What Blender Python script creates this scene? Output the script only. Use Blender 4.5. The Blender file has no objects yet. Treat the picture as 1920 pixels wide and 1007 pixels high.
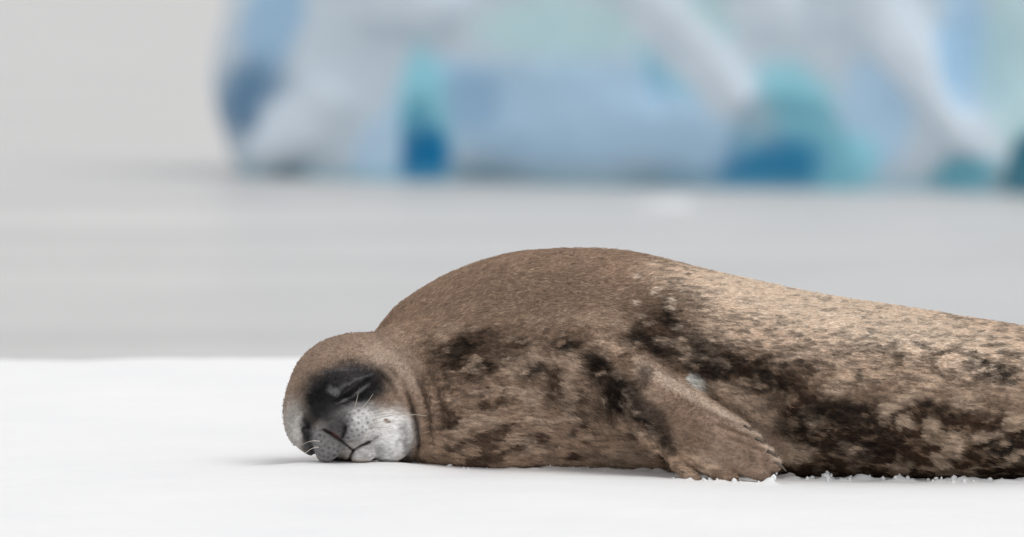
import bpy, math
import numpy as np
R = math.radians
scene = bpy.context.scene
COL = scene.collection

# ------------------------------------------------------------------ camera
CAM_Y, CAM_H, PITCH, FPX = -14.0, 1.062, R(2.587), 11894.0
cam_d = bpy.data.cameras.new('camera')
cam = bpy.data.objects.new('camera', cam_d); COL.objects.link(cam)
cam.location = (0, CAM_Y, CAM_H)
cam.rotation_euler = (R(90) - PITCH, 0, 0)
cam_d.sensor_width = 36; cam_d.lens = 36 * FPX / 1920
cam_d.clip_start = 0.1; cam_d.clip_end = 20000
cam_d.dof.use_dof = True
cam_d.dof.focus_distance = 13.78
cam_d.dof.aperture_fstop = 2.9
scene.camera = cam

# ------------------------------------------------------------------ sky, sun, exposure
SUN_EL, SUN_AZ = R(58), R(118)         # azimuth clockwise from +Y (to the right of the seal)
w = bpy.data.worlds.new('World'); scene.world = w; w.use_nodes = True
nt = w.node_tree; nt.nodes.clear()
sky = nt.nodes.new('ShaderNodeTexSky'); sky.sky_type = 'NISHITA'; sky.sun_disc = False
sky.sun_elevation = SUN_EL; sky.sun_rotation = SUN_AZ; sky.dust_density = 4.0; sky.air_density = 1.0
hsv = nt.nodes.new('ShaderNodeHueSaturation'); hsv.inputs['Saturation'].default_value = 0.10
mixw = nt.nodes.new('ShaderNodeMix'); mixw.data_type = 'RGBA'
mixw.inputs['Factor'].default_value = 0.78
mixw.inputs[7].default_value = (5.66, 5.66, 5.70, 1)      # even cloud cover
bg = nt.nodes.new('ShaderNodeBackground'); bg.inputs['Strength'].default_value = 0.127
out = nt.nodes.new('ShaderNodeOutputWorld')
nt.links.new(sky.outputs[0], hsv.inputs['Color'])
nt.links.new(hsv.outputs[0], mixw.inputs[6])
nt.links.new(mixw.outputs[2], bg.inputs[0]); nt.links.new(bg.outputs[0], out.inputs[0])

sun_d = bpy.data.lights.new('sun', 'SUN'); sun = bpy.data.objects.new('sun', sun_d); COL.objects.link(sun)
sun_d.energy = 0.75; sun_d.angle = R(35); sun_d.color = (1.0, 0.965, 0.92)
sun.rotation_euler = (R(90) - SUN_EL, 0, math.pi - SUN_AZ)
sun.location = (6, 8, 14)

vs = scene.view_settings
vs.view_transform = 'Standard'; vs.look = 'None'; vs.gamma = 1.0; vs.use_curve_mapping = False
vs.exposure = 0.20

# ------------------------------------------------------------------ helpers
cp, sp = math.cos(PITCH), math.sin(PITCH)
FWD = np.array([0, cp, -sp]); UP = np.array([0, sp, cp])
def at(u, v, y):
    """world point at depth y of a place measured in the photograph (1920 x 1007)"""
    d = FWD + np.array([1, 0, 0]) * (u - 960) / FPX + UP * (503.5 - v) / FPX
    t = (y - CAM_Y) / d[1]
    return np.array([d[0] * t, y, CAM_H + d[2] * t])
SC = FPX / 13.8                          # marks per metre on the near flank
V0 = 880.0
def side(P):
    """flank map: a plain side elevation of the animal, slightly from above"""
    return 960 + SC * P[..., 0], V0 - SC * (P[..., 2] * 0.997 + 0.077 * (P[..., 1] + 0.2))

def hash3(i, j, k, seed):
    h = (i.astype(np.int64) * 374761393 + j.astype(np.int64) * 668265263 + k.astype(np.int64) * 2147483647 + seed * 144665) & 0xFFFFFFFF
    h = ((h ^ (h >> 13)) * 1274126177) & 0xFFFFFFFF
    h = ((h ^ (h >> 16)) * 2246822519) & 0xFFFFFFFF
    return ((h ^ (h >> 15)) & 0xFFFFFF).astype(np.float32) / 0xFFFFFF
def vnoise(P, scale, seed=0):
    Q = np.asarray(P, dtype=np.float32) * np.asarray(scale, dtype=np.float32)
    I = np.floor(Q); F = Q - I; I = I.astype(np.int64)
    F = F * F * (3 - 2 * F)
    r = 0
    for a in (0, 1):
        for b in (0, 1):
            for c in (0, 1):
                wgt = (F[..., 0] if a else 1 - F[..., 0]) * (F[..., 1] if b else 1 - F[..., 1]) * (F[..., 2] if c else 1 - F[..., 2])
                r = r + wgt * hash3(I[..., 0] + a, I[..., 1] + b, I[..., 2] + c, seed)
    return r
def fbm(P, scale, seed=0, octv=3, gain=.5):
    s = np.asarray(scale, dtype=np.float32); r = 0; amp = 1; tot = 0
    for o in range(octv):
        r = r + amp * vnoise(P, s, seed + o * 17); tot += amp; amp *= gain; s = s * 2.03
    return r / tot
def sstep(a, b, x):
    t = np.clip((x - a) / (b - a), 0, 1); return t * t * (3 - 2 * t)
def smin(a, b, k):
    h = np.clip(.5 + .5 * (b - a) / k, 0, 1)
    return b + (a - b) * h - k * h * (1 - h)
def smax(a, b, k): return -smin(-a, -b, k)
def capsule(P, a, b, ra, rb):
    a = np.asarray(a, np.float32); b = np.asarray(b, np.float32); d = b - a
    t = np.clip(((P - a) @ d) / (d @ d), 0, 1)
    return np.linalg.norm(P - a - t[..., None] * d, axis=-1) - (ra + (rb - ra) * t)
def ellipsoid(P, c, r, rot=None):
    Q = P - np.asarray(c, np.float32)
    if rot is not None: Q = Q @ np.asarray(rot, np.float32)
    r = np.asarray(r, np.float32)
    k0 = np.linalg.norm(Q / r, axis=-1); k1 = np.linalg.norm(Q / (r * r), axis=-1)
    return k0 * (k0 - 1) / np.maximum(k1, 1e-6)
def rot_y(a):
    c, s = math.cos(a), math.sin(a)
    return np.array([[c, 0, s], [0, 1, 0], [-s, 0, c]])
def seg2(u, v, pts):
    """distance in the flank map to a polyline, and the position along it 0..1"""
    best = np.full(np.shape(u), 1e9, np.float32); tt = np.zeros(np.shape(u), np.float32)
    n = len(pts) - 1
    for i in range(n):
        (x0, y0), (x1, y1) = pts[i], pts[i + 1]
        dx, dy = x1 - x0, y1 - y0
        t = np.clip(((u - x0) * dx + (v - y0) * dy) / (dx * dx + dy * dy), 0, 1)
        d = np.hypot(u - x0 - t * dx, v - y0 - t * dy)
        m = d < best
        best = np.where(m, d, best); tt = np.where(m, (i + t) / n, tt)
    return best, tt

def surface_nets(f, lo, hi, h, B=8):
    """mesh of f = 0 by sparse surface nets"""
    lo = np.asarray(lo, float); hi = np.asarray(hi, float); H = h * B
    n = np.ceil((hi - lo) / H).astype(int)
    g = np.stack(np.meshgrid(*[np.arange(k) for k in n], indexing='ij'), -1).reshape(-1, 3)
    c = (lo + (g + .5) * H).astype(np.float32)
    fc = np.concatenate([f(c[i:i + 200000]) for i in range(0, len(c), 200000)])
    g = g[np.abs(fc) < H * 1.15]
    ar = np.arange(B + 1); off = np.stack(np.meshgrid(ar, ar, ar, indexing='ij'), -1)
    N = n * B + 2
    keys = []; pos = []; ek = [[], [], []]; es = [[], [], []]
    for i in range(0, len(g), 600):
        gi = g[i:i + 600]
        I = gi[:, None, None, None, :] * B + off[None]
        P = (lo + I * h).astype(np.float32)
        V = f(P.reshape(-1, 3)).reshape(P.shape[:-1])
        S = V < 0
        any_ = np.zeros((len(gi), B, B, B), bool); all_ = np.ones((len(gi), B, B, B), bool)
        cor = {}
        for a in (0, 1):
            for b in (0, 1):
                for d in (0, 1):
                    s = S[:, a:B + a, b:B + b, d:B + d]; any_ |= s; all_ &= s
        m = any_ & ~all_
        idx = np.argwhere(m)
        if len(idx):
            acc = np.zeros((len(idx), 3)); cnt = np.zeros(len(idx))
            def val(o): return V[idx[:, 0], idx[:, 1] + o[0], idx[:, 2] + o[1], idx[:, 3] + o[2]]
            for ax in range(3):
                o1, o2 = [k for k in range(3) if k != ax]
                for p in (0, 1):
                    for q in (0, 1):
                        oa = [0, 0, 0]; oa[o1] = p; oa[o2] = q; ob = list(oa); ob[ax] = 1
                        va, vb = val(oa), val(ob)
                        cr = (va < 0) != (vb < 0)
                        t = np.where(cr, va / np.where(cr, va - vb, 1), 0)
                        pt = np.array(oa, float)[None].repeat(len(idx), 0); pt[:, ax] = t
                        acc[cr] += pt[cr]; cnt[cr] += 1
            cell = gi[idx[:, 0]] * B + idx[:, 1:]
            keys.append((cell[:, 0] * N[1] + cell[:, 1]) * N[2] + cell[:, 2])
            pos.append(lo + (cell + acc / cnt[:, None]) * h)
        for ax in range(3):
            sl0 = [slice(None)] + [slice(0, B)] * 3
            sl1 = list(sl0); sl1[ax + 1] = slice(1, B + 1)
            s0 = S[tuple(sl0)]; s1 = S[tuple(sl1)]
            e = np.argwhere(s0 != s1)
            if len(e):
                cell = gi[e[:, 0]] * B + e[:, 1:]
                ek[ax].append(cell); es[ax].append(s0[e[:, 0], e[:, 1], e[:, 2], e[:, 3]])
    keys = np.concatenate(keys); pos = np.concatenate(pos)
    order = np.argsort(keys); keys = keys[order]; pos = pos[order]
    quads = []
    for ax in range(3):
        cell = np.concatenate(ek[ax]); s = np.concatenate(es[ax])
        o1, o2 = (ax + 1) % 3, (ax + 2) % 3
        q = []; ok = np.ones(len(cell), bool)
        for (p, r) in ((0, 0), (-1, 0), (-1, -1), (0, -1)):
            cc = cell.copy(); cc[:, o1] += p; cc[:, o2] += r
            k = (cc[:, 0] * N[1] + cc[:, 1]) * N[2] + cc[:, 2]
            j = np.clip(np.searchsorted(keys, k), 0, len(keys) - 1)
            ok &= keys[j] == k; q.append(j)
        q = np.stack(q, 1); q[~s] = q[~s][:, ::-1]
        quads.append(q[ok])
    return pos.astype(np.float32), np.concatenate(quads).astype(np.int32)

def mesh_np(name, V, Q, mat, parent=None, col=None, smooth=True, extra=None):
    me = bpy.data.meshes.new(name)
    k = Q.shape[1]
    me.vertices.add(len(V)); me.vertices.foreach_set('co', np.ascontiguousarray(V, np.float32).ravel())
    me.loops.add(Q.size); me.loops.foreach_set('vertex_index', np.ascontiguousarray(Q, np.int32).ravel())
    me.polygons.add(len(Q)); me.polygons.foreach_set('loop_start', np.arange(0, Q.size, k, dtype=np.int32))
    me.polygons.foreach_set('loop_total', np.full(len(Q), k, np.int32))
    if smooth: me.polygons.foreach_set('use_smooth', np.ones(len(Q), bool))
    if col is not None:
        a = me.attributes.new('Col', 'FLOAT_COLOR', 'POINT')
        c4 = np.ones((len(V), 4), np.float32); c4[:, :3] = col; a.data.foreach_set('color', c4.ravel())
    for nm, arr in (extra or {}).items():
        a = me.attributes.new(nm, 'FLOAT', 'POINT'); a.data.foreach_set('value', np.ascontiguousarray(arr, np.float32))
    me.update(); me.validate()
    me.materials.append(mat)
    o = bpy.data.objects.new(name, me); COL.objects.link(o)
    if parent: o.parent = parent
    return o
def tag(o, label=None, cat=None, group=None, kind=None):
    for k, v in (('label', label), ('category', cat), ('group', group), ('kind', kind)):
        if v: o[k] = v
    return o
def srgb(*c):
    c = np.array(c, float) / 255
    return np.where(c <= .04045, c / 12.92, ((c + .055) / 1.055) ** 2.4)

class Mat:
    def __init__(s, name, rough=.6):
        s.m = bpy.data.materials.new(name); s.m.use_nodes = True
        s.t = s.m.node_tree; s.b = s.t.nodes['Principled BSDF']; s.b.inputs['Roughness'].default_value = rough
    def n(s, typ, **kw):
        nd = s.t.nodes.new(typ)
        for k, v in kw.items():
            if k in nd.inputs: nd.inputs[k].default_value = v
            else: setattr(nd, k, v)
        return nd
    def l(s, a, b): s.t.links.new(a, b)
    def coord(s, scale):
        tc = s.n('ShaderNodeTexCoord'); mp = s.n('ShaderNodeMapping'); mp.inputs['Scale'].default_value = scale
        s.l(tc.outputs['Object'], mp.inputs[0]); return mp.outputs[0]
    def noise(s, scale, detail=4, rough=.55, vec=(1, 1, 1)):
        nd = s.n('ShaderNodeTexNoise'); nd.inputs['Scale'].default_value = scale
        nd.inputs['Detail'].default_value = detail; nd.inputs['Roughness'].default_value = rough
        s.l(s.coord(vec), nd.inputs['Vector']); return nd.outputs[0]
    def ramp(s, fac, stops):
        nd = s.n('ShaderNodeValToRGB'); e = nd.color_ramp.elements
        e[0].position, e[0].color = stops[0][0], (*stops[0][1], 1)
        e[1].position, e[1].color = stops[-1][0], (*stops[-1][1], 1)
        for p, c in stops[1:-1]:
            q = e.new(p); q.color = (*c, 1)
        s.l(fac, nd.inputs[0]); return nd.outputs[0]
    def bump(s, h, strength, dist, prev=None):
        nd = s.n('ShaderNodeBump'); nd.inputs['Strength'].default_value = strength; nd.inputs['Distance'].default_value = dist
        s.l(h, nd.inputs['Height'])
        if prev is not None: s.l(prev, nd.inputs['Normal'])
        return nd.outputs[0]

# ------------------------------------------------------------------ seal: form
US = [686, 692, 702, 716, 740, 770, 800, 850, 950, 1010, 1080, 1180, 1240, 1300, 1400, 1500, 1700, 1920, 2200, 2500, 2750, 2850]
VT = [690, 655, 628, 606, 578, 555, 536, 510, 479, 470, 466, 472, 484, 500, 526, 547, 578, 612, 668, 735, 800, 830]
body_x = []; body_zt = []
YC = lambda u: np.interp(u, [690, 1080, 1500, 1920, 2850], [.10, .04, -.03, -.06, .06])
for u, v in zip(US, VT):
    p = at(u, v, float(YC(u))); body_x.append(p[0]); body_zt.append(p[2])
body_x = np.array(body_x); body_zt = np.array(body_zt)
body_zb = np.interp(US, [686, 692, 702, 716, 740, 780, 850, 2300, 2700, 2850], [.20, .15, .11, .07, .02, -.02, -.035, -.035, -.02, .03])
body_a = np.interp(US, [686, 692, 702, 716, 740, 800, 850, 950, 1080, 1500, 1920, 2300, 2700, 2850], [.006, .05, .09, .13, .17, .22, .245, .275, .295, .305, .285, .22, .11, .05])
body_yc = YC(np.array(US))
def cubic(xs, ys, n=1200):
    """smooth resample (Catmull-Rom) so the flank has no kinks"""
    X = np.linspace(xs[0], xs[-1], n); m = np.gradient(ys, xs)
    i = np.clip(np.searchsorted(xs, X) - 1, 0, len(xs) - 2)
    hh = xs[i + 1] - xs[i]; t = (X - xs[i]) / hh
    return X, (2*t**3-3*t**2+1)*ys[i] + (t**3-2*t**2+t)*hh*m[i] + (-2*t**3+3*t**2)*ys[i+1] + (t**3-t**2)*hh*m[i+1]
def smooth(a, k=15):
    e = np.concatenate([np.full(3 * k, a[0]), a, np.full(3 * k, a[-1])]); g = np.exp(-.5 * (np.arange(-3 * k, 3 * k + 1) / k) ** 2)
    r_ = np.convolve(e, g / g.sum(), 'valid'); t = np.clip(np.arange(len(a)) / 60, 0, 1); return a * (1 - t) + r_ * t
CX, CZT = cubic(body_x, body_zt); _, CZB = cubic(body_x, body_zb); _, CA = cubic(body_x, body_a); _, CYC = cubic(body_x, body_yc)
CZT, CZB, CA, CYC = smooth(CZT), smooth(CZB), smooth(CA), smooth(CYC)

def A(u, v, y): return at(u, v, y)
HC = A(654, 748, -.10)
DIG = [((1195, 694, -.300), (1398, 803, -.372), .036, .0125),
       ((1190, 712, -.315), (1420, 826, -.388), .038, .0130),
       ((1182, 740, -.325), (1442, 850, -.402), .038, .0135),
       ((1176, 764, -.325), (1454, 871, -.408), .034, .0150),
       ((1170, 778, -.318), (1432, 890, -.408), .030, .0150),
       ((1165, 778, -.308), (1370, 897, -.398), .025, .0130),
       ((1160, 774, -.298), (1300, 898, -.386), .018, .0100)]

def seal_f(P):
    P = P.astype(np.float32)
    x = P[:, 0]
    zt = np.interp(x, CX, CZT); zb = np.interp(x, CX, CZB); a = np.interp(x, CX, CA); yc = np.interp(x, CX, CYC)
    b = np.maximum((zt - zb) / 2, .004); zc = (zt + zb) / 2
    ny = np.abs(P[:, 1] - yc) / a; nz = np.abs(P[:, 2] - zc) / b
    # flatter towards the ground where the weight rests
    e = np.where(P[:, 2] < zc, 2.5, 2.08).astype(np.float32)
    q = (ny ** e + nz ** e) ** (1 / e)
    f = (q - 1) * np.minimum(a, b)
    dx = np.maximum(np.maximum(CX[0] - x, x - CX[-1]), 0)
    f = np.where(dx > 0, np.sqrt(np.maximum(f, 0) ** 2 + dx ** 2), f)
    # neck and chest
    nk = capsule(P, A(700, 742, -.075), A(980, 715, .0), .137, .205)
    nk = smin(nk, ellipsoid(P, A(930, 770, -.09), (.24, .165, .15)), .06)
    f = smin(f, nk, .035)
    # shoulder that carries the fore flipper
    f = smin(f, ellipsoid(P, A(1110, 690, -.16), (.16, .135, .11), rot_y(R(25))), .08)
    # head
    hd = ellipsoid(P, HC, (.131, .150, .140), rot_y(R(-20)))
    hd = smin(hd, ellipsoid(P, A(606, 790, -.12), (.078, .12, .074)), .05)           # far cheek on the snow
    f = smin(f, hd, .030)
    near_head = (np.abs(x - HC[0]) < .34)
    if near_head.any():
        Ph = P[near_head]; fh = f[near_head]
        fh = smin(fh, ellipsoid(Ph, A(690, 700, -.205), (.060, .040, .030), rot_y(R(-32))), .03)   # brow
        fh = smin(fh, ellipsoid(Ph, A(640, 812, -.215), (.066, .062, .052), rot_y(R(40))), .028)   # muzzle block
        fh = smin(fh, ellipsoid(Ph, A(665, 796, -.256), (.049, .040, .037), rot_y(R(-25))), .009)  # whisker pad
        fh = smin(fh, ellipsoid(Ph, A(613, 832, -.255), (.035, .039, .041), rot_y(R(20))), .009)   # whisker pad
        fh = smin(fh, ellipsoid(Ph, A(627, 804, -.262), (.024, .024, .020)), .014)                 # nose
        fh = smin(fh, ellipsoid(Ph, A(728, 818, -.185), (.058, .062, .058), rot_y(R(10))), .014)   # chin and lower jaw
        fh = smin(fh, ellipsoid(Ph, A(676, 851, -.228), (.034, .040, .020)), .012)                 # lower lip
        u, v = side(Ph); front = sstep(-.05, -.12, Ph[:, 1])
        def groove(pts, wd, dp, g=1.0):
            d, t = seg2(u, v, pts)
            return dp * np.exp(-(d / wd) ** 2) * front * np.sin(np.pi * np.clip(t * .9 + .05, 0, 1)) ** .5
        fh = fh + groove([(608, 806), (622, 813), (636, 823)], 3.0, .009)
        fh = fh + groove([(649, 796), (647, 808), (640, 822)], 3.0, .008)
        fh = fh + groove([(638, 824), (650, 834), (662, 844)], 2.6, .007)
        fh = fh + groove([(654, 866), (662, 845), (676, 836), (694, 828), (712, 816)], 3.2, .010)
        fh = fh + groove([(624, 757), (645, 745), (668, 729), (692, 710)], 4.0, .008)              # closed eye
        fh = fh + groove([(630, 742), (655, 724), (682, 706)], 4.5, .006)
        fh = fh + groove([(640, 770), (668, 752), (690, 735)], 5, .004)
        fh = fh + groove([(584, 795), (580, 820), (590, 858)], 6.0, .013)                          # other eye corner
        fh = fh + groove([(692, 682), (712, 698), (732, 720), (742, 745)], 4, .007)                # folds behind the eye
        fh = fh + groove([(712, 678), (735, 696), (752, 722)], 4, .005)
        fh = fh + groove([(752, 712), (768, 750), (780, 795), (785, 830), (778, 862)], 6, .013)    # jaw line
        fh = fh + groove([(772, 690), (792, 730), (805, 775), (808, 830)], 6, .012)
        fh = fh + groove([(795, 680), (818, 725), (832, 775), (834, 820)], 7, .010)
        fh = fh + groove([(825, 690), (846, 740), (856, 790)], 8, .006)
        f = f.copy(); f[near_head] = fh
    # fore flipper
    fl = None
    m = (np.abs(x - .36) < .42) & (P[:, 1] < .05)
    if m.any():
        Pm = P[m]
        for a0, b0, r0, r1 in DIG:
            c = capsule(Pm, A(*a0), A(*b0), r0, r1)
            fl = c if fl is None else smin(fl, c, .010)
        fl = smin(fl, capsule(Pm, A(1120, 690, -.23), A(1205, 735, -.305), .075, .050), .05)
        f = f.copy(); f[m] = smin(f[m], fl, .009)
        # folded far web, the arm pit and skin folds before the flipper
        u, v = side(Pm); fr = sstep(-.15, -.22, Pm[:, 1])
        d, t = seg2(u, v, [(1148, 735), (1175, 770), (1210, 815), (1250, 868)])
        f[m] += .008 * np.exp(-(d / 6) ** 2) * fr
        d, t = seg2(u, v, [(1130, 730), (1160, 775), (1192, 822)])
        f[m] += .007 * np.exp(-(d / 7) ** 2) * fr
        for pts, dp in (([(1290, 752), (1330, 778), (1372, 797), (1402, 806)], .006), ([(1300, 778), (1350, 802), (1395, 819), (1424, 828)], .006), ([(1340, 812), (1390, 834), (1446, 852)], .004), ([(1400, 862), (1425, 862), (1458, 872)], .004)):
            d, t = seg2(u, v, pts)
            f[m] += dp * np.exp(-(d / 4.5) ** 2) * sstep(-.29, -.32, Pm[:, 1]) * np.clip(t * 2.5, 0, 1)
        d, t = seg2(u, v, [(1290, 700), (1330, 745), (1400, 790)])
        f[m] += .006 * np.exp(-(d / 8) ** 2) * fr
    # hind flippers
    m = x > 1.7
    if m.any():
        Pm = P[m]; hf = None
        for s in (-1, 1):
            for k in range(5):
                c = capsule(Pm, (2.02, .06 + s * .05, .06), (2.42 - .03 * abs(k - 2), .06 + s * (.07 + .035 * k), .03 + .028 * k), .036, .012)
                hf = c if hf is None else smin(hf, c, .02)
        f = f.copy(); f[m] = smin(f[m], hf, .05)
    # loose skin: soft folds and blubber undulation
    f = f + .006 * (vnoise(P, (5, 5, 7), 3) - .5) + .0022 * (vnoise(P, (16, 16, 30), 5) - .5)
    return f

SV, SQ = surface_nets(seal_f, (-.62, -.50, -.10), (2.52, .48, .56), .0031)

# ------------------------------------------------------------------ seal: coat
def coat(P):
    u, v = side(P)
    n1 = fbm(P, (26, 26, 30), 11, 3); n2 = fbm(P, (60, 60, 80), 12, 3); n3 = fbm(P, (13, 13, 15), 13, 2)
    st = fbm(P, (55, 60, 230), 14, 2)
    Pw = P + .012 * np.stack([n2 - .5, n2 - .5, n1 - .5], -1)
    brown = srgb(170, 145, 125); dark = srgb(54, 36, 23); vdark = srgb(25, 16, 11); light = srgb(206, 186, 167); pale = srgb(246, 228, 208)
    c = np.ones((len(P), 3)) * brown
    def mix(c, k, m): return c * (1 - m[:, None]) + np.asarray(k) * m[:, None]
    uw = u + 26 * (n1 - .5) + 40 * (n3 - .5); vw = v + 22 * (n2 - .5) + 34 * (n3 - .5)
    def blob(cu, cv, ru, rv, soft=.5, ang=0):
        ca, sa = math.cos(R(ang)), math.sin(R(ang))
        du, dv = uw - cu, vw - cv
        q = np.hypot((du * ca + dv * sa) / ru, (-du * sa + dv * ca) / rv)
        return 1 - sstep(1 - soft, 1 + soft, q)
    # grey-beige back of the hind half
    lt = sstep(1180, 1420, uw + (v - 560) * .2) * (1 - sstep(600, 730, vw - (u - 1400) * .10))
    c = mix(c, light, lt * .85)
    c = mix(c, pale, blob(1520, 565, 250, 50, .6, 12) * .9); c = mix(c, pale, blob(1780, 640, 200, 40, .8, 14) * .55)  # pale fur, with the sheen of the lit back painted in
    # dark flank
    c = mix(c, dark, sstep(690, 760, vw - (u - 1500) * .10) * sstep(1390, 1470, uw) * .95); c = mix(c, vdark, blob(1560, 800, 110, 60, .7) * .5); c = mix(c, vdark, blob(1890, 860, 60, 36, .7) * .7)
    c = mix(c, dark, blob(860, 665, 95, 40, .7, -10) * .70)
    c = mix(c, dark, blob(1000, 660, 120, 40, .8) * .35)
    c = mix(c, dark, blob(1225, 640, 60, 62, .6, 40) * .85)
    c = mix(c, dark, blob(1255, 580, 70, 40, .8) * .55)
    c = mix(c, vdark, blob(1345, 680, 90, 38, .6, 22) * .85)
    c = mix(c, dark, blob(1440, 720, 80, 50, .6) * .85)
    c = mix(c, dark, blob(1050, 565, 150, 50, .9) * .25)
    c = mix(c, dark, blob(900, 750, 90, 60, .9) * .40)
    c = mix(c, dark, blob(1090, 755, 90, 45, .9, 20) * .55)
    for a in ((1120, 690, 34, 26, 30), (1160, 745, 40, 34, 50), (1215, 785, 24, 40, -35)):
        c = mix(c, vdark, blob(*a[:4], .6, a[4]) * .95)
    # mottling: light flecks in the dark flank, dark flecks on the pale back
    fl = sstep(.54, .62, fbm(P, (30, 30, 36), 21, 3))
    zone = sstep(620, 700, v) * sstep(1150, 1260, u)
    fl2 = sstep(.55, .66, fbm(P, (62, 62, 78), 26, 3))
    c = mix(c, srgb(176, 154, 133), fl * zone * (.30 + .45 * sstep(1600, 1700, u)))
    c = mix(c, srgb(146, 122, 101), fl2 * zone * .5)
    for a in ((1655, 765, 22, 15), (1692, 742, 30, 14), (1797, 750, 24, 17), (1690, 792, 16, 12), (1790, 838, 20, 17), (1846, 820, 26, 14), (1740, 800, 22, 9),
              (1600, 705, 46, 12), (1640, 690, 30, 14), (1730, 715, 24, 16), (1760, 868, 14, 10), (1520, 790, 18, 12), (1590, 840, 18, 10), (1480, 850, 40, 20),
              (1680, 870, 20, 10), (1560, 730, 24, 12), (1890, 780, 22, 16), (1345, 720, 20, 10), (1905, 860, 22, 14)):
        c = mix(c, srgb(190, 168, 147), blob(*a, .45) * .8)
    dk = sstep(.53, .62, fbm(P, (36, 36, 62), 22, 3))
    c = mix(c, dark, dk * sstep(610, 670, v) * sstep(1180, 1300, u) * (1 - sstep(690, 740, v)) * .6)
    dk2 = sstep(.52, .63, fbm(P, (22, 22, 40), 23, 3))
    c = mix(c, dark, dk2 * sstep(595, 660, v) * (1 - sstep(1080, 1200, u)) * sstep(790, 850, u) * .75)
    lf = sstep(.53, .63, fbm(P, (24, 24, 46), 24, 3))
    c = mix(c, srgb(190, 168, 148), lf * sstep(540, 640, v) * (1 - sstep(1350, 1450, u)) * sstep(770, 820, u) * .55)
    ls = sstep(.58, .72, fbm(P, (26, 26, 60), 25, 3))
    c = mix(c, srgb(226, 208, 190), ls * blob(1260, 550, 110, 60, .6, 20) * .8)
    er = sstep(.36, .52, fbm(P, (48, 48, 90), 27, 3))
    for a in ((1215, 650, 44, 30, 35), (1250, 598, 26, 15, 20), (1330, 692, 70, 20, 14), (1425, 705, 46, 18, 20), (870, 652, 52, 15, -20), (905, 690, 30, 12, 0), (1118, 690, 34, 24, 30), (1160, 748, 40, 30, 45),
              (1212, 782, 22, 36, -35), (1060, 650, 30, 14, 10), (1560, 775, 80, 26, 8), (1630, 840, 70, 22, 5), (1860, 700, 50, 14, 18), (1745, 770, 40, 16, 10), (1890, 850, 44, 26, 10), (1300, 650, 26, 14, 10), (1480, 800, 40, 20, 0), (1000, 700, 34, 10, -5)):
        c = mix(c, vdark, blob(*a[:4], .6, a[4]) * er * .85)
    # pale skin behind the flipper and in its pit
    c = mix(c, srgb(185, 163, 143), blob(1385, 765, 60, 34, .5, 30) * .8)
    c = mix(c, srgb(238, 238, 232), blob(1303, 716, 17, 13, .45, 40))
    # flipper
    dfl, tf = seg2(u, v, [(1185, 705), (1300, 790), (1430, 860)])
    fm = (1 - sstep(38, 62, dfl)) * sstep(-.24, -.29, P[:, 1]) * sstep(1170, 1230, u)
    c = mix(c, srgb(144, 122, 106), fm * .85)
    c = mix(c, srgb(116, 94, 79), fm * (1 - sstep(.6, 1.3, np.hypot((uw - 1265) / 60, (vw - 810) / 80))) * .6)  # darker lower left: brown fur with some shading painted in
    c = c * (1 + fm * .7 * (n1 - .5))[:, None]
    d2, _ = seg2(u, v, [(1200, 690), (1300, 745), (1410, 810), (1455, 860)])
    c = mix(c, srgb(214, 194, 176), (1 - sstep(2, 18, d2)) * fm * .5)  # highlight painted along the flipper's upper edge
    for pts in ([(1325, 775), (1360, 792), (1395, 800)], [(1345, 797), (1385, 812), (1418, 822)], [(1360, 820), (1400, 832), (1425, 830)], [(1415, 838), (1432, 852), (1428, 866)]):
        d, _ = seg2(u, v, pts)
        c = mix(c, srgb(100, 78, 64), (1 - sstep(2, 9, d)) * fm * .25)  # shade between the digits painted as darker lines
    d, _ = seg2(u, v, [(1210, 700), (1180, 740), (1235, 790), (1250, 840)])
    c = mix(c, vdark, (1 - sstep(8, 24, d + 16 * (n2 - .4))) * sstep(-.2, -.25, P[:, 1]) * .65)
    # face
    hr = np.hypot((u - 655), (v - 750)); face = (1 - sstep(130, 180, hr)) * sstep(-.02, -.10, P[:, 1])
    face = np.where(u > 790, 0, face)
    un = u + 14 * (n2 - .5); vn = v + 14 * (n2 - .5)
    def fb(cu, cv, ru, rv, soft=.4, ang=0):
        ca, sa = math.cos(R(ang)), math.sin(R(ang)); du, dv = un - cu, vn - cv
        return (1 - sstep(1 - soft, 1 + soft, np.hypot((du * ca + dv * sa) / ru, (-du * sa + dv * ca) / rv))) * face
    c = mix(c, srgb(148, 127, 111), face * .75)
    c = mix(c, srgb(190, 170, 153), fb(735, 690, 60, 26, .7, 40) * .7)
    c = mix(c, srgb(188, 184, 180), fb(552, 805, 26, 50, .6) * .9)
    blk = srgb(20, 19, 20)
    c = mix(c, srgb(58, 55, 56), fb(648, 728, 82, 48, .34, -10))
    c = mix(c, blk, fb(604, 756, 34, 48, .5, 10))
    c = mix(c, blk, fb(650, 757, 56, 20, .6, -22))
    c = mix(c, blk, fb(690, 716, 26, 13, .8, -35) * .8)
    c = mix(c, blk, fb(578, 818, 13, 44, .5, -6))
    c = mix(c, srgb(150, 150, 151), fb(626, 733, 9, 6, .9) * .6)  # lit brow bump, its highlight painted as a grey spot
    for pts, k in (([(640, 728), (668, 712), (700, 702)], .5), ([(632, 757), (660, 745), (690, 722)], .5), ([(606, 700), (640, 694), (680, 692)], .3)):
        d, t = seg2(u, v, pts)
        c = mix(c, srgb(128, 127, 128), (1 - sstep(.5, 5, d + 9 * (n2 - .4))) * face * k)  # painted highlights on the folds round the eye
    c = mix(c, srgb(138, 136, 136), fb(664, 798, 50, 36, .28, -25))
    c = mix(c, srgb(205, 204, 204), fb(684, 788, 28, 24, .6, -25) * .8)
    c = mix(c, srgb(122, 120, 120), fb(614, 832, 38, 40, .3))
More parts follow.
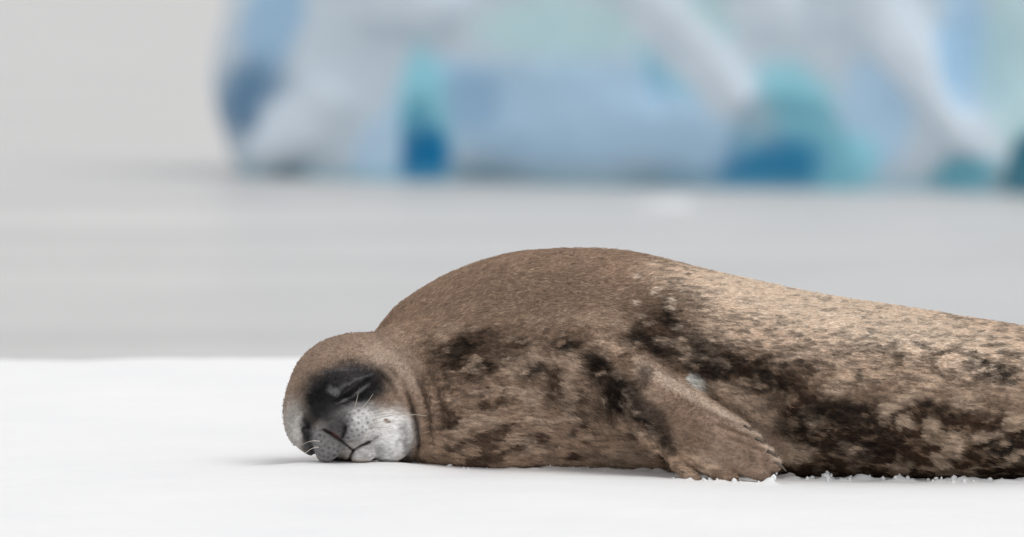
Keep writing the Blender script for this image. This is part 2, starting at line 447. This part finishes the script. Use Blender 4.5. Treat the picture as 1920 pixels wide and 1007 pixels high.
    c = mix(c, srgb(70, 67, 68), fb(632, 798, 24, 28, .7))
    c = mix(c, srgb(224, 223, 222), fb(730, 818, 50, 52, .36))
    c = mix(c, srgb(190, 189, 188), fb(690, 850, 36, 18, .5))
    c = mix(c, srgb(120, 118, 118), fb(760, 826, 9, 34, .8, -8) * .7)
    c = mix(c, srgb(130, 128, 128), fb(712, 846, 9, 7, .8) * .6)
    c = mix(c, srgb(92, 62, 44), (1 - sstep(2.5, 7.5, np.hypot(un - 727, (vn - 791) * 1.2))) * face * .9)
    lines = (([(608, 806), (622, 813), (638, 824)], 4.5), ([(650, 800), (648, 810), (643, 820)], 5.5), ([(638, 824), (650, 834), (662, 844)], 3.2),
             ([(654, 866), (659, 852), (663, 845)], 4.8), ([(662, 845), (676, 836), (694, 828)], 3.4), ([(694, 828), (710, 818)], 2.2))
    for pts, wd in lines:
        d, _ = seg2(u, v, pts)
        c = mix(c, srgb(24, 18, 17), (1 - sstep(.6, wd, d + 2.4 * (n2 - .4))) * face * (.9 if wd > 3 else .5))
    c = mix(c, srgb(104, 58, 48), (1 - sstep(1, 6, seg2(u, v, [(626, 812), (634, 820)])[0])) * face * .35)
    # whisker follicles in rows on the pads
    for (cu, cv, ang) in ((668, 795, -25), (614, 836, 30)):
        for r in range(5):
            for k in range(6):
                a = R(ang); pu = (k - 2.5) * 10 + (r % 2) * 5 + 2.2 * math.sin(k * 7.1 + r * 3.3); pv = (r - 2) * 10 + 2.0 * math.sin(k * 4.7 + r * 5.9)
                qu, qv = cu + pu * math.cos(a) - pv * math.sin(a), cv + pu * math.sin(a) + pv * math.cos(a)
                c = mix(c, srgb(58, 54, 54), (1 - sstep(.8, 3.6, np.hypot(u - qu, v - qv))) * face * (.62 + .15 * math.sin(k * 9.7 + r * 2.1)) * np.exp(-(np.hypot(u - cu, v - cv) / 42) ** 4))
    # creased, scuffed skin of muzzle and chin
    wr = fbm(P, (120, 120, 210), 31, 3); wr2 = fbm(P, (45, 45, 60), 32, 3)
    mz = ((np.hypot((u - 665) / 120, (v - 815) / 66) < 1) * face)
    c = c * (1 + mz * (.85 * (wr - .5) + .55 * (wr2 - .5)))[:, None]
    # crease shade painted along the fold lines at jaw and neck
    for pts, k in (([(754, 716), (768, 750), (781, 795), (786, 830), (779, 862)], .8), ([(772, 690), (792, 730), (805, 775), (808, 830)], .45), ([(795, 680), (818, 725), (832, 775), (834, 820)], .4)):
        d, t = seg2(u, v, pts)
        c = mix(c, srgb(52, 38, 30), (1 - sstep(1, 8, d + 8 * (n2 - .4))) * sstep(0, .35, t) * sstep(1.0, .8, t) * sstep(-.02, -.08, P[:, 1]) * k)
    # fur grain
    fine = fbm(P, (150, 150, 330), 15, 2)
    amp = .42 * sstep(590, 660, v) + .62 * sstep(1180, 1280, u) * (1 - sstep(690, 740, v)) + .22
    amp = np.clip(amp, 0, .75) * (1 - .75 * fm)
    g = 1 + amp * (sstep(.25, .75, st) - .5) + .55 * (fine - .5) + .25 * (n3 - .5)
    fg = 1 - face * .7
    c = c * (1 + (g - 1) * fg)[:, None]
    c = c * np.minimum(1, .84 / c.max(1))[:, None]
    return np.maximum(c, .003).astype(np.float32), face

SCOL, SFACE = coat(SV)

m = Mat('seal_coat', .62)
at_ = m.n('ShaderNodeAttribute', attribute_name='Col')
gr = m.noise(90, 3, .6, (1, 1, 4.5))
mx = m.n('ShaderNodeMix', data_type='RGBA', blend_type='MULTIPLY'); mx.inputs['Factor'].default_value = .55
m.l(at_.outputs['Color'], mx.inputs[6]); m.l(m.ramp(gr, [(.3, (.62, .60, .58)), (.7, (1.25, 1.25, 1.25))]), mx.inputs[7])
m.l(mx.outputs[2], m.b.inputs['Base Color'])
m.b.inputs['Specular IOR Level'].default_value = .18
m.l(m.bump(gr, .5, .003, m.bump(m.noise(26, 3, .6, (1, 1, 3)), .4, .006)), m.b.inputs['Normal'])
coat_mat = m.m

seal = bpy.data.objects.new('seal', None); COL.objects.link(seal)
seal.location = (0, 0, 0); seal.empty_display_size = .2
tag(seal, 'sleeping mottled brown seal with a dark face lying on white snow', 'seal')
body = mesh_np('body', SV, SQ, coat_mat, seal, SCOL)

# short coat of hair lying back along the body
rng = np.random.default_rng(5)
me = body.data
VN = np.empty(len(SV) * 3, np.float32); me.vertices.foreach_get('normal', VN); VN = VN.reshape(-1, 3)
wgt = np.where(SV[:, 0] > 1.35, .12, np.where((VN[:, 1] > .55), .10, 1.0)) * (SV[:, 2] > -.01)
su, sv_ = side(SV)
muz = np.hypot((su - 655) / 95, (sv_ - 815) / 60)
bare = (SFACE > .2) & ((muz < 1.15) | (np.hypot(su - 728, sv_ - 818) < 58))
wgt = np.where(bare, .0, wgt)
NH = 230000
pick = rng.choice(len(SV), NH, p=wgt / wgt.sum())
root = SV[pick] + rng.normal(0, .0012, (NH, 3))
nrm = VN[pick]
flow = np.tile(np.array([1.0, .0, -.22]), (NH, 1))
hm = sstep(.30, .14, np.linalg.norm(SV[pick] - A(660, 790, -.2), axis=1))[:, None]
flow = flow * (1 - hm) + (SV[pick] - A(640, 812, -.30)) * 4.0 * hm
fu, fv = su[pick], sv_[pick]
flp = ((seg2(fu, fv, [(1185, 705), (1300, 790), (1430, 860)])[0] < 55) & (fu > 1180))[:, None]
flow = np.where(flp, np.array([.85, 0, -.5]), flow)
flow += (vnoise(SV[pick] , (9, 9, 9), 41) - .5)[:, None] * np.array([0, .3, .9]) + rng.normal(0, .13, (NH, 3))
flow -= nrm * np.sum(flow * nrm, 1, keepdims=True)
flow /= np.linalg.norm(flow, axis=1, keepdims=True) + 1e-6
L = (.0100 * rng.uniform(.6, 1.25, NH) * np.where(SFACE[pick] > .3, .5, 1.0) * np.where(flp[:, 0], .35, 1.0))[:, None]
p1 = root + flow * L * .5 + nrm * L * .13
p2 = root + flow * L + nrm * L * .14
pts = np.stack([root - nrm * .001, p1, p2], 1).astype(np.float32)
hc = bpy.data.hair_curves.new('fur')
hc.add_curves([3] * NH)
hc.points.foreach_set('position', pts.ravel())
ra = hc.attributes.get('radius') or hc.attributes.new('radius', 'FLOAT', 'POINT')
ra.data.foreach_set('value', np.tile(np.array([.00065, .0005, .00012], np.float32), NH))
ca = hc.attributes.new('Col', 'FLOAT_COLOR', 'CURVE')
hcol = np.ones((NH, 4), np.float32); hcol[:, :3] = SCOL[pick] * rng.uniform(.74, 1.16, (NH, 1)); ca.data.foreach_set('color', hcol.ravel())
m = Mat('seal_hair', .5)
at_ = m.n('ShaderNodeAttribute', attribute_name='Col'); m.l(at_.outputs['Color'], m.b.inputs['Base Color'])
m.b.inputs['Specular IOR Level'].default_value = .12
hc.materials.append(m.m)
fur = bpy.data.objects.new('fur', hc); COL.objects.link(fur); fur.parent = seal; fur['kind'] = 'stuff'

# whiskers and claws
def tube(name, pts, r0, r1, mat, parent, n=6):
    pts = np.array(pts, float); k = len(pts); V = []; Q = []
    for i, p in enumerate(pts):
        d = pts[min(i + 1, k - 1)] - pts[max(i - 1, 0)]; d /= np.linalg.norm(d)
        s = np.cross(d, [.13, .97, .2]); s /= np.linalg.norm(s); t = np.cross(d, s)
        r = r0 + (r1 - r0) * i / (k - 1)
        for j in range(n):
            an = 2 * math.pi * j / n; V.append(p + r * (s * math.cos(an) + t * math.sin(an)))
    for i in range(k - 1):
        for j in range(n): Q.append((i * n + j, i * n + (j + 1) % n, (i + 1) * n + (j + 1) % n, (i + 1) * n + j))
    V.append(pts[0]); V.append(pts[-1])
    for j in range(n):
        Q.append((len(V) - 2, (j + 1) % n, j, j)); Q.append((len(V) - 1, (k - 1) * n + j, (k - 1) * n + (j + 1) % n, (k - 1) * n + (j + 1) % n))
    me = bpy.data.meshes.new(name)
    me.from_pydata([tuple(v) for v in V], [], [tuple(dict.fromkeys(q)) for q in Q]); me.update()
    for p in me.polygons: p.use_smooth = True
    me.materials.append(mat)
    o = bpy.data.objects.new(name, me); COL.objects.link(o); o.parent = parent
    return o
wm = Mat('whisker', .4); wm.l(wm.ramp(wm.noise(30, 2), [(.3, (.30, .26, .20)), (.7, (.72, .68, .58))]), wm.b.inputs['Base Color'])
def front_y(u, v):
    ys = np.linspace(-.45, .1, 276); P = np.array([A(u, v, y) for y in ys], np.float32); f = seal_f(P)
    i = np.argmax(f < 0); return ys[i] if f[i] < 0 else -.2
for (u0, v0, u1, v1, sag) in ((690, 776, 752, 765, 4), (694, 782, 776, 779, 5), (696, 788, 800, 780, 7), (692, 797, 770, 793, 6), (688, 804, 748, 808, 5),
                              (680, 812, 730, 832, 4), (672, 770, 700, 738, -3), (600, 838, 570, 852, 4), (602, 828, 566, 834, 4), (664, 768, 672, 736, -2)):
    y0 = front_y(u0, v0); pts = []
    for i in range(9):
        t = i / 8; uu = u0 + (u1 - u0) * t; vv = v0 + (v1 - v0) * t - sag * math.sin(math.pi * t)
        ys = min(front_y(uu, vv) - .006, y0 + .004 - .03 * t) if i else y0 + .004
        pts.append(A(uu, vv, ys))
    tube('whisker', pts, .0009, .0003, wm.m, seal)
cm = Mat('claw', .35); cm.l(cm.ramp(cm.noise(60, 2), [(.3, (.05, .04, .03)), (.7, (.16, .13, .10))]), cm.b.inputs['Base Color'])
for (a0, b0, r0, r1) in DIG[:4]:
    a1, b1 = A(*a0), A(*b0); d = (b1 - a1) / np.linalg.norm(b1 - a1)
    tip = b1 + d * (r1 * .55)
    tube('claw', [tip - d * .012 + np.array([0, -.009, .004]), tip + d * .002 + np.array([0, -.008, .004]), tip + d * .011 + np.array([0, -.004, -.001]), tip + d * .017 + np.array([0, -.001, -.006])], .0042, .0008, cm.m, seal)

# ------------------------------------------------------------------ snow floe
WATER_Z = -0.90
def axis(parts):
    return np.unique(np.concatenate([np.linspace(a, b, n) for a, b, n in parts]).round(5))
gx = axis([(-13, -4, 40), (-4, -1.5, 60), (-1.5, 1.6, 340), (1.6, 5, 70), (5, 15, 40)])
gy = axis([(-7.2, -5.8, 30), (-5.8, -2, 60), (-2, -.7, 90), (-.7, .1, 130), (.1, 3.4, 90), (3.4, 5.2, 80)])
GX, GY = np.meshgrid(gx, gy, indexing='ij')
G2 = np.stack([GX, GY, np.zeros_like(GX)], -1)
# where the animal meets the snow
cx = np.linspace(-.56, 2.3, 240); cyy = np.linspace(-.5, .45, 160)
CXg, CYg = np.meshgrid(cx, cyy, indexing='ij')
fs = seal_f(np.stack([CXg.ravel(), CYg.ravel(), np.full(CXg.size, .012)], 1)).reshape(CXg.shape)
has = (fs < 0).any(1)
near_y = np.where(has, cyy[np.argmax(fs < 0, axis=1)], np.nan)
cxh, nyh = cx[has], near_y[has]
def snow_z(x, y):
    P = np.stack([x, y, np.zeros_like(x)], -1)
    z = .030 * (fbm(P, (.55, .8, 1), 51, 2) - .5) + .020 * (fbm(P, (1.8, 2.6, 1), 52, 3) - .5)
    z = z + .004 * (fbm(P, (16, 20, 1), 53, 3) - .5)
    dn = np.interp(x, cxh, nyh) - y                     # distance in front of the animal
    inx = sstep(cxh[0] - .03, cxh[0] + .04, x)
    lump = fbm(P, (38, 38, 1), 54, 3)
    z = z * (1 - .75 * np.exp(-(np.minimum(np.abs(dn), 1) / .45) ** 2) * inx)
    z = z + inx * np.exp(-((dn - .004) / .030) ** 2) * (.002 + .030 * np.clip(lump - .42, 0, 1) * sstep(-.3, .5, x))
    z = z + .017 * np.exp(-(((x + .345) / .20) ** 2 + ((y + .24) / .13) ** 2) ** 1.5)
    z = z + .075 * np.exp(-((y - 3.6) / .55) ** 2) * sstep(-.2, -1.0, x) * .25
    z = z - .020 * sstep(.0, .9, x) * sstep(.1, -.1, y) 
    return z
# outline of the floe
edge_n = fbm(np.stack([GX, GY * .0, GX * 0], -1), (.9, 1, 1), 61, 4) - .5
far = 4.15 + .5 * edge_n - .10 * sstep(-.7, -1.4, GX)
nearE = -6.2 + .8 * edge_n
dd = np.minimum.reduce([far - GY, GY - nearE, GX + 12 + edge_n, 14 - GX + edge_n])
Z = snow_z(GX, GY)
Z = Z - .06 * sstep(.5, 0, dd) - 2.2 * sstep(.02, -.55, dd)
V = np.stack([GX, GY, Z], -1).reshape(-1, 3)
nx, ny = len(gx), len(gy); idx = np.arange(nx * ny).reshape(nx, ny)
Q = np.stack([idx[:-1, :-1], idx[1:, :-1], idx[1:, 1:], idx[:-1, 1:]], -1).reshape(-1, 4)
m = Mat('snow', .75)
m.l(m.ramp(m.noise(1.6, 5, .6), [(.3, (.84, .85, .865)), (.7, (.89, .895, .90))]), m.b.inputs['Base Color'])
m.b.inputs['Specular IOR Level'].default_value = .15
m.b.inputs['Subsurface Weight'].default_value = .0
m.l(m.bump(m.noise(160, 3, .6), .25, .003, m.bump(m.noise(28, 4, .55, (1, 1.5, 1)), .35, .008)), m.b.inputs['Normal'])
snow_mat = m.m
snow = mesh_np('snow_floe', V, Q, snow_mat)
tag(snow, kind='structure')

# loose crumbs of snow pushed up along the animal
import bmesh
bm = bmesh.new()
for i in range(260):
    xx = rng.uniform(-.42, 1.5)
    if xx < .45 and rng.random() < .72: continue
    xx += .05 * math.sin(xx * 23) ; yy = float(np.interp(xx, cxh, nyh)) - abs(rng.normal(.004, .022))
    zz = float(snow_z(np.array([xx]), np.array([yy]))[0])
    r = .0016 + .0055 * rng.random() ** 2.2
    res = bmesh.ops.create_icosphere(bm, subdivisions=1, radius=r)
    s = rng.uniform(.6, 1.2, 3)
    for v in res['verts']:
        v.co.x = v.co.x * s[0] * rng.uniform(.75, 1.25) + xx; v.co.y = v.co.y * s[1] * rng.uniform(.75, 1.25) + yy; v.co.z = v.co.z * s[2] * rng.uniform(.75, 1.25) + zz + r * .25
me = bpy.data.meshes.new('snow_crumbs'); bm.to_mesh(me); bm.free(); me.materials.append(snow_mat)
o = bpy.data.objects.new('snow_crumbs', me); COL.objects.link(o)
tag(o, 'loose white snow crumbs pushed up along the belly of the seal', 'snow', kind='stuff')

# ------------------------------------------------------------------ sea
sx = axis([(-3000, -120, 30), (-120, 120, 90), (120, 3000, 30)])
sy = axis([(-200, -20, 20), (-20, 90, 160), (90, 700, 60), (700, 9000, 40)])
SX, SY = np.meshgrid(sx, sy, indexing='ij')
SZ = WATER_Z + .05 * (fbm(np.stack([SX, SY, SX * 0], -1), (.22, .5, 1), 71, 2) - .5) * (1 - sstep(60, 90, np.abs(SY - 30)))
n1_, n2_ = len(sx), len(sy); idx = np.arange(n1_ * n2_).reshape(n1_, n2_)
Q = np.stack([idx[:-1, :-1], idx[1:, :-1], idx[1:, 1:], idx[:-1, 1:]], -1).reshape(-1, 4)
m = Mat('grey_sea', .34)
m.l(m.ramp(m.noise(.25, 4, .6, (.5, 2.2, 1)), [(.3, (.49, .49, .49)), (.7, (.67, .665, .66))]), m.b.inputs['Base Color'])
m.b.inputs['IOR'].default_value = 1.33
m.l(m.bump(m.noise(1.1, 5, .6, (.7, 2.0, 1)), .8, .25), m.b.inputs['Normal'])
sea = mesh_np('sea', np.stack([SX, SY, SZ], -1).reshape(-1, 3), Q, m.m)
tag(sea, kind='structure')

# ------------------------------------------------------------------ iceberg
SHEAR = .62; BY = 47.6; BS = FPX / (BY - CAM_Y)
berg_o = at(960, 345, BY); berg_o[2] = WATER_Z
def bp(u, v, d=0.0):
    """place on the berg's face, metres along / into / above the water"""
    k = (u - 960) / FPX; x = k * (BY - CAM_Y) / (1 + SHEAR * k)
    return np.array([x, d, (348 + (u - 960) * .0225 - v) / FPX * (BY - CAM_Y - SHEAR * x)], np.float32)
def berg_f(P):
    P = P.astype(np.float32).copy(); P[:, 1] += SHEAR * P[:, 0]; x, y, z = P[:, 0], P[:, 1], P[:, 2]
    Pn = P + .25 * np.stack([fbm(P, 1.1, 81, 2) - .5, fbm(P, 1.1, 82, 2) - .5, fbm(P, 1.1, 83, 2) - .5], -1)
    f = ellipsoid(Pn, bp(1250, -40, 2.6), (4.6, 2.9, 3.2))
    f = smin(f, ellipsoid(Pn, bp(1900, 0, 2.4), (4.5, 3.1, 3.6)), .5)
    f = smin(f, ellipsoid(Pn, bp(690, 150, 1.6), (1.62, 1.7, 1.9)), .3)
    f = smin(f, ellipsoid(Pn, bp(2600, 120, 3.0), (4.5, 3.2, 2.4)), .6)
    # flat sawn-off face towards the floe, leaning back
    f = smax(f, -(y - .12 * np.maximum(z, 0) + .10 * np.sin(x * 1.3)), .25)
    f = smax(f, (-x + bp(408, 0)[0] - .25 * sstep(.3, 1.0, z) * sstep(1.9, 1.1, z)), .15)
    # spurs running down the face
    for a, b, r0, r1 in (((1180, -60, .32), (1415, 245, .04), .30, .16), ((1600, -60, .35), (1825, 290, .02), .38, .18),
                         ((700, -30, .4), (800, 10, .4), .5, .4), ((500, 290, .2), (620, 200, .25), .25, .35), ((1350, -40, .4), (1460, 40, .4), .4, .3),
                         ((1880, 300, -.1), (2050, 200, 0), .35, .5)):
        f = smin(f, capsule(Pn, bp(*a), bp(*b), r0, r1), .16)
    # hollows melted in at the waterline and between the spurs
    for c, r in (((797, 280, -.05), (.26, .6, .62)), ((1480, 320, -.05), (.62, .7, .72)), ((1232, 145, -.05), (.14, .30, .35)),
                 ((450, 190, -.1), (.22, .6, .40)), ((1810, 345, -.1), (.28, .5, .22)), ((1935, 330, -.1), (.2, .5, .4)), ((900, 200, -.1), (.7, .35, .4)), ((1830, 90, 0), (.3, .4, .7))):
        f = smax(f, -ellipsoid(Pn, bp(*c), r), .12)
    # wave-cut notch
    f = f + .04 * np.exp(-((z - .05) / .10) ** 2)
    return f + .10 * (fbm(P, 3.0, 84, 3) - .5)
BV, BQ = surface_nets(berg_f, (-3.8, -8.2, -.6), (11.5, 8.6, 4.8), .06)
def berg_col(P):
    dist = BY - CAM_Y - SHEAR * P[:, 0]; u = 960 + FPX * P[:, 0] / dist; v = 348 + (u - 960) * .0225 - FPX * P[:, 2] / dist
    n = fbm(P, (2.4, 2.4, 2.4), 91, 3); u = u + 40 * (n - .5); v = v + 40 * (fbm(P, 2.6, 92, 3) - .5)
    white = srgb(226, 238, 249); pale = srgb(212, 226, 237); blue = srgb(190, 224, 250); aqua = srgb(196, 234, 238); deep = srgb(28, 148, 200); teal = srgb(156, 226, 243)
    c = np.ones((len(P), 3)) * pale
    def mix(c, k, m): return c * (1 - m[:, None]) + np.asarray(k) * m[:, None]
    def bl(cu, cv, ru, rv, ang=0, soft=.35):
        ca, sa = math.cos(R(ang)), math.sin(R(ang)); du, dv = u - cu, v - cv
        return 1 - sstep(1 - soft, 1 + soft, np.hypot((du * ca + dv * sa) / ru, (-du * sa + dv * ca) / rv))
    c = mix(c, aqua, bl(1050, 60, 150, 60) * .8)
    c = mix(c, blue, bl(1080, 220, 290, 110))
    c = mix(c, aqua, bl(1340, 40, 60, 60) * .7)
    c = mix(c, blue, bl(1330, 270, 90, 110, 50))
    c = mix(c, teal, bl(1245, 130, 34, 70, -40) * .6)
    c = mix(c, blue, bl(860, 180, 120, 70)); c = mix(c, blue, bl(730, 280, 60, 90, 30) * .8)
    c = mix(c, srgb(140, 184, 220), bl(880, 190, 70, 60) * .6)
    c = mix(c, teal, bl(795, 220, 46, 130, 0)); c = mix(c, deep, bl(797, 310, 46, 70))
    c = mix(c, srgb(150, 196, 232), bl(505, 40, 50, 120, 15) * .8)
    c = mix(c, srgb(98, 142, 178), bl(464, 185, 80, 60, -38, .6))  # shade of the left side face painted into the ice colour
    c = mix(c, white, bl(560, 225, 80, 60, -30) * .8)
    c = mix(c, white, bl(720, 15, 110, 40))
    c = mix(c, teal, bl(1480, 250, 95, 130)); c = mix(c, blue, bl(1640, 220, 70, 110)); c = mix(c, teal, bl(1570, 310, 80, 60))
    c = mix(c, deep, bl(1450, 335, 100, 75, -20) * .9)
    c = mix(c, white, bl(1300, 100, 52, 200, -42)); c = mix(c, white, bl(1710, 110, 56, 260, -38))
    c = mix(c, white, bl(1430, 20, 70, 40)); c = mix(c, white, bl(1620, 10, 80, 40))
    c = mix(c, blue, bl(1810, 80, 50, 120)); c = mix(c, aqua, bl(1900, 140, 60, 160) * .7)
    c = mix(c, teal, bl(1810, 330, 60, 36)); c = mix(c, teal, bl(1940, 310, 46, 70))
    far_side = sstep(1960, 2060, u) + (P[:, 1] + SHEAR * P[:, 0] > 1.2) * 1.0; far_side = np.clip(far_side, 0, 1)
    nn = fbm(P, (.9, .9, .6), 93, 3); c = mix(c, blue, far_side * sstep(.48, .6, nn)); c = mix(c, teal, far_side * sstep(.60, .70, nn))
    wl = sstep(.16, .03, P[:, 2] + .1 * (n - .5)); c = mix(c, teal * .9, wl * .55)
    return c.astype(np.float32)
m = Mat('glacier_ice', .55)
at_ = m.n('ShaderNodeAttribute', attribute_name='Col')
mx = m.n('ShaderNodeMix', data_type='RGBA', blend_type='MULTIPLY'); mx.inputs['Factor'].default_value = .5
m.l(at_.outputs['Color'], mx.inputs[6]); m.l(m.ramp(m.noise(5, 5, .6), [(.3, (.86, .9, .93)), (.7, (1.06, 1.04, 1.03))]), mx.inputs[7])
m.l(mx.outputs[2], m.b.inputs['Base Color'])
m.l(m.bump(m.noise(6, 5, .6), .5, .05), m.b.inputs['Normal'])
berg = mesh_np('iceberg', BV, BQ, m.m, None, berg_col(BV))
berg.location = (0, BY, WATER_Z); berg.rotation_euler = (0, 0, 0)
tag(berg, 'large blue and white iceberg with melted hollows floating on the grey sea', 'iceberg')
ice_mat = m.m

# a low piece of drift ice before the berg
def chunk_f(P):
    f = ellipsoid(P, (0, 0, -.02), (.42, .26, .13)); f = smin(f, ellipsoid(P, (.22, .05, .04), (.18, .16, .10)), .08)
    return f + .10 * (fbm(P, 5.0, 95, 3) - .5)
cV, cQ = surface_nets(chunk_f, (-.6, -.45, -.3), (.6, .45, .3), .03)
pt = at(1222, 392, 40.0)
dist = (CAM_H - WATER_Z) / math.tan(PITCH - math.atan((503.5 - 392) / FPX))
px = (1222 - 960) / FPX * dist
chunk = mesh_np('ice_chunk', cV, cQ, ice_mat, None, np.tile(srgb(214, 217, 219).astype(np.float32), (len(cV), 1)))
chunk.location = (px, CAM_Y + dist, WATER_Z - .06)
tag(chunk, 'small low piece of white drift ice on the sea before the iceberg', 'ice')
